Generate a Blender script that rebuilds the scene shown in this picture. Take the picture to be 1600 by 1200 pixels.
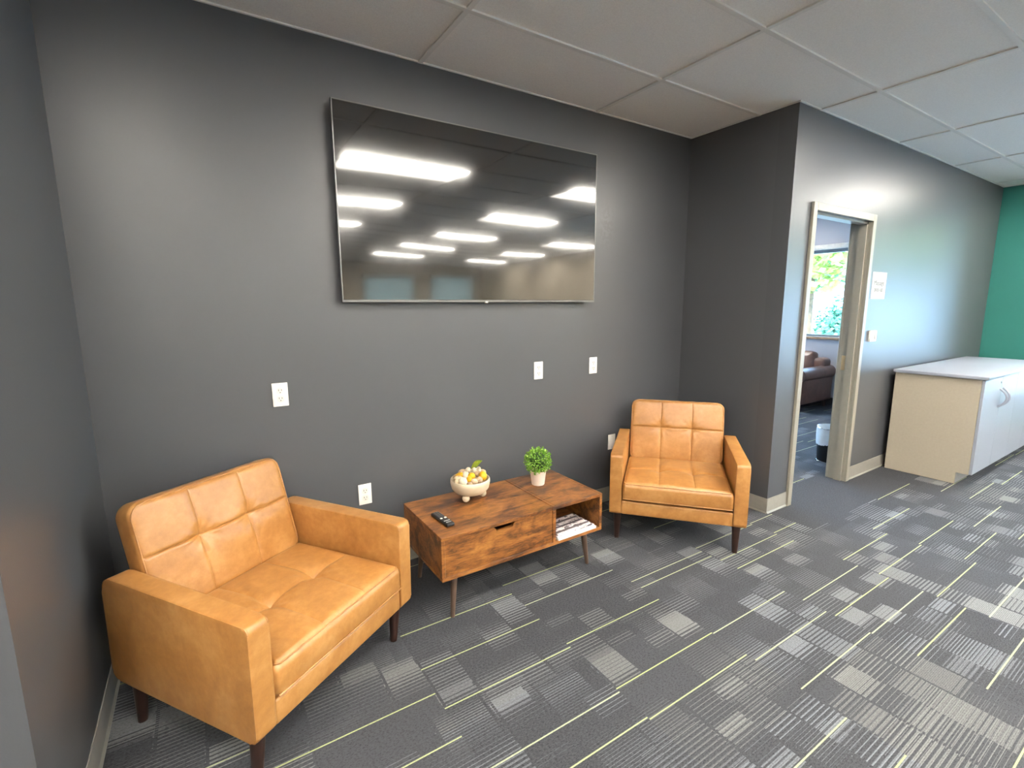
import bpy, bmesh, math, random
from mathutils import Vector, Matrix

for o in list(bpy.data.objects):
    bpy.data.objects.remove(o, do_unlink=True)
SC = bpy.context.scene
COL = SC.collection
random.seed(7)
R = math.radians

# ------------------------------------------------------------------ camera
cam_d = bpy.data.cameras.new('camera')
cam = bpy.data.objects.new('camera', cam_d)
COL.objects.link(cam)
cam.location = (-3.255, -2.5443, 1.4604)
cam.rotation_euler = (1.4105, 0.0057, -0.5715)
cam_d.sensor_width = 36
cam_d.lens = 755.25 / 1600 * 36
cam_d.clip_start = 0.02
SC.camera = cam

# ------------------------------------------------------------------ world, sun, exposure
SC.view_settings.view_transform = 'Standard'
SC.view_settings.look = 'None'
SC.view_settings.gamma = 1
SC.view_settings.use_curve_mapping = False
SC.view_settings.exposure = 0.6
W = bpy.data.worlds.new('sky')
SC.world = W
W.use_nodes = True
W.node_tree.nodes['Background'].inputs[0].default_value = (0.36, 0.62, 1.0, 1)
W.node_tree.nodes['Background'].inputs[1].default_value = 15.0
sun_d = bpy.data.lights.new('sun', 'SUN')
sun_d.energy = 11.0
sun_d.angle = R(1)
sun_d.color = (1, 0.95, 0.82)
sun = bpy.data.objects.new('sun', sun_d)
COL.objects.link(sun)
sun.location = (-20, 8, 30)
sun.rotation_euler = Vector((0.80, 0.25, -0.60)).to_track_quat('-Z', 'Y').to_euler()   # low from the west: the building shades the paving to the east
LAMP = 25.0                                    # emission of the ceiling troffers
LAMP_COL = (1.0, 0.93, 0.83)

# ------------------------------------------------------------------ helpers
def NB():
    return bmesh.new()

def box(bm, x0, x1, y0, y1, z0, z1, bev=0.0, seg=2):
    vs = [bm.verts.new(p) for p in ((x0,y0,z0),(x1,y0,z0),(x1,y1,z0),(x0,y1,z0),(x0,y0,z1),(x1,y0,z1),(x1,y1,z1),(x0,y1,z1))]
    fs = [bm.faces.new([vs[i] for i in f]) for f in ((0,3,2,1),(4,5,6,7),(0,1,5,4),(1,2,6,5),(2,3,7,6),(3,0,4,7))]
    if bev:
        es = list({e for f in fs for e in f.edges})
        bmesh.ops.bevel(bm, geom=es, offset=bev, segments=seg, profile=0.5, affect='EDGES')

def frustum(bm, p0, p1, r0, r1, n=20, caps=True):
    p0, p1 = Vector(p0), Vector(p1)
    d = (p1 - p0).normalized()
    q = d.to_track_quat('Z', 'Y')
    ra, rb = [], []
    for i in range(n):
        a = 2 * math.pi * i / n
        v = q @ Vector((math.cos(a), math.sin(a), 0))
        ra.append(bm.verts.new(p0 + v * r0)); rb.append(bm.verts.new(p1 + v * r1))
    for i in range(n):
        j = (i + 1) % n
        bm.faces.new((ra[i], ra[j], rb[j], rb[i]))
    if caps:
        bm.faces.new(ra[::-1]); bm.faces.new(rb)

def tube(bm, pts, r, n=6, closed=False):
    pts = [Vector(p) for p in pts]
    N = len(pts); rings = []
    up = Vector((0, 0, 1))
    for i, p in enumerate(pts):
        a = pts[(i - 1) % N] if (closed or i) else p
        b = pts[(i + 1) % N] if (closed or i < N - 1) else p
        t = (b - a)
        t = t.normalized() if t.length > 1e-9 else Vector((1, 0, 0))
        s = t.cross(up)
        if s.length < 0.05: s = t.cross(Vector((1, 0.3, 0)))
        s.normalize(); w = s.cross(t)
        rings.append([bm.verts.new(p + s * (r * math.cos(2*math.pi*k/n)) + w * (r * math.sin(2*math.pi*k/n))) for k in range(n)])
    for i in range(N if closed else N - 1):
        A, B = rings[i], rings[(i + 1) % N]
        for k in range(n):
            bm.faces.new((A[k], A[(k+1) % n], B[(k+1) % n], B[k]))
    if not closed:
        bm.faces.new(rings[0][::-1]); bm.faces.new(rings[-1])

def lathe(bm, prof, n=32, c=(0, 0, 0), cap0=False, cap1=False):
    rings = []
    for r, z in prof:
        rings.append([bm.verts.new((c[0] + r*math.cos(2*math.pi*k/n), c[1] + r*math.sin(2*math.pi*k/n), c[2] + z)) for k in range(n)])
    for A, B in zip(rings, rings[1:]):
        for k in range(n):
            bm.faces.new((A[k], A[(k+1) % n], B[(k+1) % n], B[k]))
    if cap0: bm.faces.new(rings[0][::-1])
    if cap1: bm.faces.new(rings[-1])

def ball(bm, c, r, sub=2, sc=(1, 1, 1), rot=None, jit=0.0, rnd=None):
    g = bmesh.ops.create_icosphere(bm, subdivisions=sub, radius=1.0)
    for v in g['verts']:
        k = 1.0
        if jit: k += (rnd.random() - 0.5) * jit
        p = Vector((v.co.x * sc[0] * r * k, v.co.y * sc[1] * r * k, v.co.z * sc[2] * r * k))
        if rot is not None: p = rot @ p
        v.co = p + Vector(c)

def prism(bm, poly, y0, y1, axis='y'):
    def P(a, b, t):
        return {'y': (a, t, b), 'x': (t, a, b), 'z': (a, b, t)}[axis]
    A = [bm.verts.new(P(a, b, y0)) for a, b in poly]
    B = [bm.verts.new(P(a, b, y1)) for a, b in poly]
    n = len(poly)
    fs = [bm.faces.new(A), bm.faces.new(B[::-1])]
    for i in range(n):
        j = (i + 1) % n
        fs.append(bm.faces.new((A[i], B[i], B[j], A[j])))
    return fs

def obj(name, bm, mat, parent=None, loc=None, rot=None, angle=38, flat=False):
    bmesh.ops.recalc_face_normals(bm, faces=bm.faces[:])
    me = bpy.data.meshes.new(name)
    bm.to_mesh(me); bm.free()
    if not flat:
        for p in me.polygons: p.use_smooth = True
        me.set_sharp_from_angle(angle=R(angle))
    me.materials.append(mat)
    o = bpy.data.objects.new(name, me)
    COL.objects.link(o)
    if parent is not None: o.parent = parent
    if loc: o.location = loc
    if rot: o.rotation_euler = rot
    return o

def tag(o, label, cat, group=None, kind=None):
    o['label'] = label; o['category'] = cat
    if group: o['group'] = group
    if kind: o['kind'] = kind
    return o

def thing(name, label, cat, loc=(0, 0, 0), rz=0, group=None):
    o = bpy.data.objects.new(name, None)
    o.empty_display_size = 0.05
    COL.objects.link(o)
    o.location = loc; o.rotation_euler = (0, 0, rz)
    return tag(o, label, cat, group)

def struct(name, bm, mat, flat=True, label=None):
    o = obj(name, bm, mat, flat=flat)
    o['kind'] = 'structure'
    if label: o['label'] = label
    return o

def dup(root, label, loc=None, rz=None):
    r = root.copy(); COL.objects.link(r)
    r['label'] = label
    if loc: r.location = loc
    if rz is not None: r.rotation_euler = (0, 0, rz)
    for ch in list(root.children):
        c = ch.copy(); COL.objects.link(c); c.parent = r
        for g in list(ch.children):
            d = g.copy(); COL.objects.link(d); d.parent = c
    return r

# ------------------------------------------------------------------ materials
class T:
    """small node-tree writer"""
    def __init__(s, name):
        s.m = bpy.data.materials.new(name); s.m.use_nodes = True
        s.t = s.m.node_tree; s.n = s.t.nodes
        s.b = s.n['Principled BSDF']; s.out = s.n['Material Output']
    def put(s, sock, v):
        if hasattr(v, 'is_output'): s.t.links.new(v, sock)
        elif v is not None: sock.default_value = v
    def M(s, op, a, b=None, c=None, clamp=False):
        n = s.n.new('ShaderNodeMath'); n.operation = op; n.use_clamp = clamp
        s.put(n.inputs[0], a)
        if b is not None: s.put(n.inputs[1], b)
        if c is not None: s.put(n.inputs[2], c)
        return n.outputs[0]
    def pos(s, kind='Object'):
        if kind == 'World':
            return s.n.new('ShaderNodeNewGeometry').outputs['Position']
        return s.n.new('ShaderNodeTexCoord').outputs[kind]
    def xyz(s, v):
        n = s.n.new('ShaderNodeSeparateXYZ'); s.put(n.inputs[0], v); return n.outputs
    def vec(s, x=0.0, y=0.0, z=0.0):
        n = s.n.new('ShaderNodeCombineXYZ')
        for i, v in enumerate((x, y, z)): s.put(n.inputs[i], v)
        return n.outputs[0]
    def scale(s, v, sc, loc=(0, 0, 0), rot=(0, 0, 0)):
        n = s.n.new('ShaderNodeMapping'); s.put(n.inputs[0], v)
        n.inputs['Scale'].default_value = sc; n.inputs['Location'].default_value = loc; n.inputs['Rotation'].default_value = rot
        return n.outputs[0]
    def noise(s, v, sc=5.0, det=2.0, rough=0.5, dist=0.0):
        n = s.n.new('ShaderNodeTexNoise'); s.put(n.inputs['Vector'], v)
        n.inputs['Scale'].default_value = sc; n.inputs['Detail'].default_value = det
        n.inputs['Roughness'].default_value = rough; n.inputs['Distortion'].default_value = dist
        return n.outputs['Fac']
    def white(s, v):
        n = s.n.new('ShaderNodeTexWhiteNoise'); n.noise_dimensions = '3D'; s.put(n.inputs['Vector'], v); return n.outputs['Value']
    def ramp(s, f, stops):
        n = s.n.new('ShaderNodeValToRGB'); s.put(n.inputs[0], f)
        e = n.color_ramp.elements
        while len(e) < len(stops): e.new(0.5)
        for q, (p, c) in zip(e, stops):
            q.position = p; q.color = (*c, 1) if len(c) == 3 else c
        return n.outputs['Color']
    def mix(s, f, a, b, mode='MIX'):
        n = s.n.new('ShaderNodeMix'); n.data_type = 'RGBA'; n.blend_type = mode
        s.put(n.inputs[0], f)
        for k, v in ((6, a), (7, b)):
            if isinstance(v, tuple) and len(v) == 3: v = (*v, 1)
            s.put(n.inputs[k], v)
        return n.outputs[2]
    def bump(s, h, strength=0.2, dist=0.01):
        n = s.n.new('ShaderNodeBump'); n.inputs['Strength'].default_value = strength; n.inputs['Distance'].default_value = dist
        s.put(n.inputs['Height'], h); s.put(s.b.inputs['Normal'], n.outputs[0]); return s
    def set(s, col=None, rough=None, metal=None, spec=None, **kw):
        if isinstance(col, tuple): col = (*col, 1)
        s.put(s.b.inputs['Base Color'], col); s.put(s.b.inputs['Roughness'], rough)
        s.put(s.b.inputs['Metallic'], metal); s.put(s.b.inputs['Specular IOR Level'], spec)
        for k, v in kw.items(): s.put(s.b.inputs[k.replace('_', ' ')], v)
        return s

def plain(name, col, rough=0.5, spec=0.5, metal=0.0, var=0.08, sc=30, bump=0.0):
    t = T(name)
    n = t.noise(t.pos(), sc, 3)
    lo = tuple(c * (1 - var) for c in col); hi = tuple(min(1, c * (1 + var)) for c in col)
    t.set(t.ramp(n, [(0.3, lo), (0.7, hi)]), rough, metal, spec)
    if bump: t.bump(n, bump, 0.002)
    return t.m

def paint(name, col, rough=0.42, spec=0.5, bump=0.10, scuff=False):
    t = T(name)
    p = t.pos('World')
    n = t.noise(p, 220, 2)
    n2 = t.noise(p, 1.3, 2)
    c = t.ramp(n2, [(0.3, tuple(q * 0.96 for q in col)), (0.7, tuple(q * 1.04 for q in col))])
    r = rough
    if scuff:                                   # a rubbed, filled patch beside the screen
        x, y, z = t.xyz(p)
        dx = t.M('DIVIDE', t.M('ADD', x, 0.845), 0.075); dz = t.M('DIVIDE', t.M('SUBTRACT', z, 2.0), 0.17)
        d = t.M('SQRT', t.M('ADD', t.M('MULTIPLY', dx, dx), t.M('MULTIPLY', dz, dz)))
        m = t.M('MULTIPLY', t.M('SUBTRACT', 1.15, d, clamp=True), t.M('GREATER_THAN', t.noise(p, 34, 3), 0.5))
        c = t.mix(t.M('MULTIPLY', m, 0.5), c, tuple(q * 0.45 for q in col))
        r = t.M('SUBTRACT', rough, t.M('MULTIPLY', m, 0.1))
    t.set(c, r, 0, spec)
    t.bump(n, bump, 0.002)
    return t.m

GREY = (0.069, 0.073, 0.081)
M_wall = paint('charcoal_paint', GREY, 0.40, 0.8, scuff=True)
M_wall_sheen = paint('charcoal_eggshell_paint', GREY, 0.35, 0.68)
M_teal = paint('teal_paint', (0.024, 0.165, 0.138), 0.5, 0.4)
M_beige = paint('beige_paint', (0.62, 0.55, 0.44), 0.5, 0.4)
M_room2 = paint('grey_lilac_paint', (0.36, 0.345, 0.35), 0.5, 0.4)
M_outer = paint('render_outside', (0.5, 0.47, 0.42), 0.8, 0.2)
M_base = plain('greige_vinyl', (0.235, 0.225, 0.20), 0.45, 0.4, var=0.04)
M_frame = plain('greige_door_enamel', (0.26, 0.245, 0.205), 0.36, 0.5, var=0.03)
M_white = plain('white_plastic', (0.82, 0.80, 0.74), 0.35, 0.5, var=0.02)
M_dark = plain('black_plastic', (0.012, 0.012, 0.013), 0.35, 0.5, var=0.1)
M_slot = plain('socket_slot_shadowless_grey', (0.10, 0.095, 0.09), 0.6, 0.3)
M_silver = plain('silver_trim', (0.55, 0.55, 0.53), 0.3, 0.5, 0.9, 0.03)
M_chrome = plain('chrome', (0.8, 0.8, 0.8), 0.12, 0.5, 1.0, 0.02)
M_brass = plain('brass_strike', (0.62, 0.46, 0.26), 0.35, 0.5, 0.7, 0.05)

def mat_ceiling():
    t = T('acoustic_tile')
    p = t.pos('World')
    n = t.noise(p, 150, 3, 0.7); n2 = t.noise(p, 500, 1)
    c = t.ramp(n, [(0.25, (0.78, 0.755, 0.72)), (0.6, (0.87, 0.845, 0.805)), (0.8, (0.89, 0.865, 0.825))])
    t.set(c, 0.95, 0, 0.1); t.bump(t.M('ADD', n, n2), 0.35, 0.004)
    return t.m
M_ceil = mat_ceiling()
M_grid = plain('ceiling_grid_paint', (0.74, 0.72, 0.68), 0.55, 0.3, var=0.02)

def mat_carpet():
    t = T('carpet_tile')
    p = t.pos('World')
    x, y, z = t.xyz(p)
    per = 0.0166; TW = 0.594; X0 = 2.03
    xs = t.M('ADD', x, X0)
    tile = t.M('FLOOR', t.M('DIVIDE', xs, TW)); tiley = t.M('FLOOR', t.M('DIVIDE', y, TW))
    # the tiles in front of and under the doorway are plain
    plainm = t.M('MULTIPLY', t.M('MULTIPLY', t.M('GREATER_THAN', x, 0.02), t.M('LESS_THAN', x, 1.9)), t.M('MULTIPLY', t.M('GREATER_THAN', y, -1.10), t.M('LESS_THAN', y, -0.60)))
    keep = t.M('SUBTRACT', 1.0, plainm)
    def layer(w, seed, freq, lo, hi, off, per, gap):
        xo = t.M('ADD', xs, off)
        q = t.M('DIVIDE', xo, w)
        c = t.M('FLOOR', q)
        yp = t.M('ADD', y, t.M('MULTIPLY', t.white(t.vec(c, 2.0, seed)), per))
        row = t.M('FLOOR', t.M('DIVIDE', yp, per)); fr = t.M('FRACT', t.M('DIVIDE', yp, per))
        jit = t.M('MULTIPLY', t.white(t.vec(row, c, seed)), 0.02)
        c = t.M('FLOOR', t.M('DIVIDE', t.M('ADD', xo, t.M('MULTIPLY', t.M('SUBTRACT', jit, 0.01), 0.5)), w))
        yq = t.M('MULTIPLY', t.M('ADD', row, 0.5), per)
        n = t.noise(t.vec(t.M('MULTIPLY', c, 7.37), t.M('MULTIPLY', yq, freq), seed), 1.0, 1.0)
        mr = t.n.new('ShaderNodeMapRange'); mr.clamp = True
        t.put(mr.inputs[0], n); mr.inputs[1].default_value = lo; mr.inputs[2].default_value = hi
        D = mr.outputs[0]
        line = t.M('MULTIPLY', t.M('SUBTRACT', t.M('MULTIPLY', D, 1.12), fr), 6.0, clamp=True)
        edge = t.M('GREATER_THAN', t.M('FRACT', q), gap)
        tone = t.M('ADD', 0.42, t.M('MULTIPLY', t.white(t.vec(c, t.M('FLOOR', t.M('MULTIPLY', y, 3.3)), seed)), 0.58))
        return t.M('MULTIPLY', t.M('MULTIPLY', t.M('MULTIPLY', line, tone), keep), edge)
    a = layer(TW / 4, 1.7, 5.2, 0.545, 0.70, 0.0, 0.0166, 0.07)
    b = layer(TW / 2, 9.3, 3.4, 0.495, 0.92, 0.149, 0.0166, 0.05)
    c_ = layer(TW / 3, 23.0, 3.0, 0.505, 0.93, 0.07, 0.0112, 0.06)
    L = t.M('MAXIMUM', t.M('MULTIPLY', a, 0.9), t.M('MAXIMUM', t.M('MULTIPLY', b, 0.95), t.M('MULTIPLY', c_, 0.7)))
    ribs = t.M('ADD', 0.78, t.M('MULTIPLY', t.M('SINE', t.M('MULTIPLY', y, 2 * math.pi / 0.0056)), 0.22))
    L = t.M('MULTIPLY', L, ribs)
    # yarn flecks
    fl = t.noise(t.scale(p, (105, 260, 1)), 1.0, 2, 0.9)
    fl2 = t.noise(t.scale(p, (90, 130, 1)), 1.0, 2, 0.7)
    tt = t.M('ADD', 0.86, t.M('MULTIPLY', t.white(t.vec(tile, tiley, 5.0)), 0.28))
    grain = t.M('MULTIPLY', t.M('ADD', -1.05, t.M('MULTIPLY', t.M('ADD', fl, t.M('MULTIPLY', fl2, 0.4)), 2.75)), tt)
    grain = t.M('MAXIMUM', grain, 0.06)
    base = t.mix(grain, (0.002, 0.0022, 0.003), (0.058, 0.061, 0.069))
    tone = t.ramp(t.noise(t.vec(t.M('MULTIPLY', tile, 3.3), t.M('MULTIPLY', tiley, 5.1), 0.0), 1.0, 0), [(0.3, (0.27, 0.29, 0.32)), (0.7, (0.285, 0.29, 0.275))])
    lc = t.mix(1.0, tone, t.ramp(fl, [(0.25, (0.45, 0.45, 0.45)), (0.65, (1, 1, 1))]), 'MULTIPLY')
    col = t.mix(t.M('MULTIPLY', L, 0.95, clamp=True), base, lc)
    # long citron threads, one tile long
    H = 0.205
    ys = t.M('DIVIDE', t.M('ADD', y, t.M('MULTIPLY', t.white(t.vec(tile, 1.0, 7.0)), 0.2)), H)
    cell = t.M('FLOOR', ys)
    ph = t.M('ADD', 0.1, t.M('MULTIPLY', t.white(t.vec(tile, cell, 2.0)), 0.8))
    dd = t.M('MULTIPLY', t.M('ABSOLUTE', t.M('SUBTRACT', t.M('FRACT', ys), ph)), H)
    yl = t.M('MULTIPLY', t.M('SUBTRACT', 0.0034, dd), 700.0, clamp=True)
    yl = t.M('MULTIPLY', yl, t.M('GREATER_THAN', t.white(t.vec(tile, cell, 11.0)), 0.30))
    yl = t.M('MULTIPLY', yl, keep)
    yc = t.mix(t.white(t.vec(tile, cell, 4.0)), (0.46, 0.52, 0.22), (0.47, 0.51, 0.33))
    yc = t.mix(1.0, yc, t.ramp(fl, [(0.2, (0.5, 0.5, 0.5)), (0.6, (1, 1, 1))]), 'MULTIPLY')
    col = t.mix(t.M('MULTIPLY', yl, 0.9), col, yc)
    t.set(col, 0.92, 0, 0.25)
    t.bump(t.M('ADD', fl, t.M('MULTIPLY', L, 0.3)), 0.5, 0.004)
    return t.m
M_carpet = mat_carpet()

def mat_wood(name='rustic_wood', along='x'):
    t = T(name)
    p = t.pos('Object')
    sc = {'x': (1.6, 9, 9), 'y': (9, 1.6, 9)}[along]
    q = t.scale(p, sc)
    n1 = t.noise(q, 1.6, 6, 0.62, 0.8)
    n2 = t.noise(t.scale(p, tuple(v * 5 for v in sc)), 2.0, 6, 0.65, 1.2)
    n3 = t.noise(t.scale(p, (4.5, 8, 12)), 1.0, 5, 0.64, 1.2)
    f = t.M('ADD', t.M('MULTIPLY', n1, 0.38), t.M('ADD', t.M('MULTIPLY', n2, 0.24), t.M('MULTIPLY', n3, 0.38)))
    c = t.ramp(f, [(0.37, (0.030, 0.012, 0.006)), (0.45, (0.095, 0.036, 0.012)), (0.51, (0.225, 0.086, 0.021)), (0.61, (0.38, 0.162, 0.040))])
    t.set(c, t.M('ADD', 0.30, t.M('MULTIPLY', n2, 0.12)), 0, 0.5)
    t.bump(n2, 0.06, 0.002)
    return t.m
M_wood = mat_wood()
M_wood_y = mat_wood('rustic_wood_crosswise', 'y')
M_wood_in = plain('wood_core_edge', (0.40, 0.20, 0.075), 0.45, 0.4, var=0.15, sc=40)
M_leg = plain('dark_walnut_leg', (0.026, 0.011, 0.008), 0.38, 0.5, var=0.2, sc=20)
M_leg2 = plain('brown_table_leg', (0.080, 0.050, 0.036), 0.42, 0.5, var=0.15, sc=20)

def mat_leather(name, a, b, c, rough=0.32):
    t = T(name)
    p = t.pos('Object')
    n1 = t.noise(p, 5.5, 5, 0.6, 0.6); n2 = t.noise(p, 32, 4, 0.65)
    f = t.M('ADD', t.M('MULTIPLY', n1, 0.65), t.M('MULTIPLY', n2, 0.35))
    t.set(t.ramp(f, [(0.34, a), (0.5, b), (0.64, c)]), t.M('ADD', rough, t.M('MULTIPLY', n2, 0.12)), 0, 0.65)
    v = t.n.new('ShaderNodeTexVoronoi'); t.put(v.inputs['Vector'], p); v.inputs['Scale'].default_value = 420
    wr = t.noise(p, 18, 4, 0.55, 1.0)
    t.bump(t.M('ADD', t.M('MULTIPLY', v.outputs['Distance'], 0.12), t.M('MULTIPLY', wr, 0.8)), 0.16, 0.006)
    return t.m
M_tan = mat_leather('tan_leather', (0.295, 0.124, 0.029), (0.385, 0.178, 0.047), (0.465, 0.240, 0.078))
M_thread = plain('tan_stitching', (0.60, 0.31, 0.10), 0.5, 0.4)
M_brown = mat_leather('brown_leather', (0.105, 0.050, 0.034), (0.140, 0.068, 0.046), (0.18, 0.092, 0.066), 0.28)

def mat_screen():
    t = T('glossy_screen')
    t.set((0.006, 0.006, 0.0065), 0.11, 0, 0.5)
    t.b.inputs['IOR'].default_value = 1.6
    t.put(t.b.inputs['Coat Weight'], 1.0); t.put(t.b.inputs['Coat Roughness'], 0.038); t.put(t.b.inputs['Coat IOR'], 1.8)
    n = t.noise(t.scale(t.pos('Object'), (1.1, 1.0, 2.2)), 1.0, 0.0)
    bn = t.n.new('ShaderNodeBump'); bn.inputs['Strength'].default_value = 0.14; bn.inputs['Distance'].default_value = 0.02
    t.put(bn.inputs['Height'], n)
    t.put(t.b.inputs['Coat Normal'], bn.outputs[0]); t.put(t.b.inputs['Normal'], bn.outputs[0])
    return t.m
M_screen = mat_screen()

def mat_lamp():
    t = T('lit_troffer_lens')
    p = t.pos('Object'); x, y, z = t.xyz(p)
    s = t.M('ADD', 0.32, t.M('MULTIPLY', t.M('LESS_THAN', t.M('ABSOLUTE', t.M('SUBTRACT', y, 0.14)), 0.07), 3.0))   # the tube shows as a brighter strip
    t.set((0.8, 0.8, 0.8), 0.5)
    t.b.inputs['Emission Color'].default_value = (*LAMP_COL, 1)
    t.put(t.b.inputs['Emission Strength'], t.M('MULTIPLY', s, LAMP))
    return t.m
M_lamp = mat_lamp()

def mat_glass():
    t = T('window_glass')
    tr = t.n.new('ShaderNodeBsdfTransparent'); tr.inputs[0].default_value = (0.96, 0.98, 0.97, 1)
    gl = t.n.new('ShaderNodeBsdfGlossy'); gl.inputs['Roughness'].default_value = 0.0
    lw = t.n.new('ShaderNodeFresnel'); lw.inputs[0].default_value = 1.45
    mx = t.n.new('ShaderNodeMixShader')
    t.put(mx.inputs[0], lw.outputs[0]); t.put(mx.inputs[1], tr.outputs[0]); t.put(mx.inputs[2], gl.outputs[0])
    t.put(t.out.inputs[0], mx.outputs[0])
    return t.m
M_glass = mat_glass()

def mat_leaf(name, stops, sc=9.0, rough=0.5):
    t = T(name)
    n = t.noise(t.pos('Object'), sc, 3, 0.7)
    t.set(t.ramp(n, stops), rough, 0, 0.4)
    return t.m

def obj_text(name, s, size, mat, parent, loc, rot, ext=0.0004, shear=0.0):
    cu = bpy.data.curves.new(name, 'FONT'); cu.body = s; cu.size = size; cu.extrude = ext
    cu.align_x = 'CENTER'; cu.align_y = 'CENTER'; cu.shear = shear
    tmp = bpy.data.objects.new(name, cu); COL.objects.link(tmp)
    bpy.context.view_layer.update()
    dg = bpy.context.evaluated_depsgraph_get()
    me = bpy.data.meshes.new_from_object(tmp.evaluated_get(dg))
    bpy.data.objects.remove(tmp, do_unlink=True)
    me.name = name
    me.materials.clear(); me.materials.append(mat)
    o = bpy.data.objects.new(name, me); COL.objects.link(o)
    o.parent = parent; o.location = loc; o.rotation_euler = rot
    return o

# ================================================================== THE ROOM
H = 2.70
XL, XE, YD = -3.659, 4.224, -0.793            # left stub wall, east wall, wall with the door
XW, YS = -7.4, -11.0                           # far (unseen) west and south walls
XE2 = 4.42                                     # east wall of the side room
DL, DR, DT = 0.245, 1.196, 2.132               # outside of the door frame
EX = 4.72                                      # outer face of the east wall

def arr(*boxes):
    bm = NB()
    for b in boxes: box(bm, *b)
    return bm

struct('floor', arr((XW - .1, EX, YS - .1, 3.1, -0.12, 0.0)), M_carpet)
struct('ceiling', arr((XW - .1, EX, YS - .1, 3.2, H + 0.004, H + 0.14)), M_ceil)

struct('wall_back', arr((XL - .12, 0.0, 0.0, 0.12, 0, H + 0.004)), M_wall)
struct('wall_left', arr((XL - .12, XL, -1.155, 0.0, 0, H + 0.004), (XW, XL - .12, -1.155, -1.035, 0, H + 0.004)), M_wall)
struct('wall_return', arr((0.0, 0.12, YD + .12, 0.12, 0, H + 0.004)), M_wall)
fj = 0.035                                      # the opening is narrower than the outside of the frame
struct('wall_door', arr((0.0, DL + fj, YD, YD + .12, 0, H + 0.004), (DR - fj, XE, YD, YD + .12, 0, H + 0.004),
                        (DL + fj, DR - fj, YD, YD + .12, DT - fj, H + 0.004)), M_wall_sheen)
# east wall with one wide window, teal up to y=-5, beige beyond
WY0, WY1, WZ0, WZ1 = -4.6, -1.33, 0.45, 2.45
struct('wall_east', arr((XE, EX, WY1, YD + .12, 0, H + 0.004), (XE, EX, -4.75, WY0, 0, H + 0.004),
                        (XE, EX, WY0, WY1, 0, WZ0), (XE, EX, WY0, WY1, WZ1, H + 0.004)), M_teal)
struct('wall_southeast', arr((XE, EX, YS, -4.75, 0, H + 0.004)), M_beige)
struct('wall_west', arr((XW - .12, XW, YS, -1.035, 0, H + 0.004)), M_beige)
# far wall with four blinded windows
SWIN = [(-5.2, -3.6), (-2.4, -0.8), (0.6, 2.0), (2.5, 3.9)]
segs = []; xx = XW - .12
for a, b in SWIN:
    segs.append((xx, a, YS - .12, YS, 0, H + 0.004)); segs.append((a, b, YS - .12, YS, 0, 0.85)); segs.append((a, b, YS - .12, YS, 2.35, H + 0.004)); xx = b
segs.append((xx, EX, YS - .12, YS, 0, H + 0.004))
struct('wall_front', arr(*segs), M_beige)
# side room behind the door
W2Y0, W2Y1, W2Z0, W2Z1 = 0.10, 2.35, 0.985, 2.245
struct('wall_office_east', arr((XE2, EX, YD + .12, W2Y0, 0, H + 0.004), (XE2, EX, W2Y1, 3.1, 0, H + 0.004),
                               (XE2, EX, W2Y0, W2Y1, 0, W2Z0), (XE2, EX, W2Y0, W2Y1, W2Z1, H + 0.004)), M_room2)
struct('wall_office_north', arr((0.0, 0.6, 3.0, 3.12, 0, H + 0.004), (3.9, EX, 3.0, 3.12, 0, H + 0.004), (0.6, 3.9, 3.0, 3.12, 0, 0.7), (0.6, 3.9, 3.0, 3.12, 2.45, H + 0.004)), M_room2)
bm_north = NB(); box(bm_north, 0.6, 3.9, 3.05, 3.058, 0.7, 2.45)
struct('wall_office_west', arr((0.0, 0.12, 0.12, 3.0, 0, H + 0.004)), M_room2)
struct('wall_office_lining', arr((0.12, DL + fj, YD + .12, YD + .125, 0, H), (DR - fj, XE2, YD + .12, YD + .125, 0, H), (DL + fj, DR - fj, YD + .12, YD + .125, DT - fj, H)), M_room2)

# suspended ceiling grid: T bars and wall angle
bm = NB()
gx0, gsx, gy0, gsy = -2.177, 1.2174, -0.533, 0.5913
gb = 0.012
xs_ = [gx0 + gsx * k for k in range(-5, 7)]
ys_ = [gy0 - gsy * k for k in range(0, 18)]
for x in xs_:
    if x < XW or x > XE: continue
    y1 = 0.0 if XL < x < 0 else (YD if x >= 0 else -1.155)
    box(bm, x - gb, x + gb, YS, y1, H - 0.004, H + 0.005)
for y in ys_:
    xa = XL if y > -1.155 else XW
    xb = 0.0 if y > YD else XE
    box(bm, xa, xb, y - gb, y + gb, H - 0.0045, H + 0.005)
a_ = 0.010
for b in ((XL, 0, -a_, 0), (-a_, 0, YD, 0), (-a_, XE, YD - a_, YD), (XL, XL + a_, -1.155, 0), (XE - a_, XE, YS, YD), (XW, XL, -1.155 - a_, -1.155)):
    box(bm, *b, H - 0.003, H + 0.005)
struct('trim_1', bm, M_grid, label='suspended ceiling grid of metal bars')

# vinyl cove base with a small toe
def baseboard(name, segs):
    bm = NB()
    for (x0, y0, x1, y1, nx, ny) in segs:
        prof = [(0.0, 0.0), (0.013, 0.0), (0.013, 0.004), (0.006, 0.012), (0.0045, 0.10), (0.003, 0.106), (0.0, 0.107)]
        ra = [bm.verts.new((x0 + nx * d, y0 + ny * d, z)) for d, z in prof]
        rb = [bm.verts.new((x1 + nx * d, y1 + ny * d, z)) for d, z in prof]
        n = len(prof)
        bm.faces.new(ra); bm.faces.new(rb[::-1])
        for i in range(n):
            j = (i + 1) % n
            bm.faces.new((ra[i], rb[i], rb[j], ra[j]))
    o = struct(name, bm, M_base, flat=False)
    return o
baseboard('baseboard_back', [(XL, 0, 0, 0, 0, -1)])
baseboard('baseboard_left', [(XL, 0, XL, -1.155, 1, 0), (XL, -1.155, XW, -1.155, 0, -1)])
baseboard('baseboard_return', [(0, 0, 0, YD - .006, -1, 0)])
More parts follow.
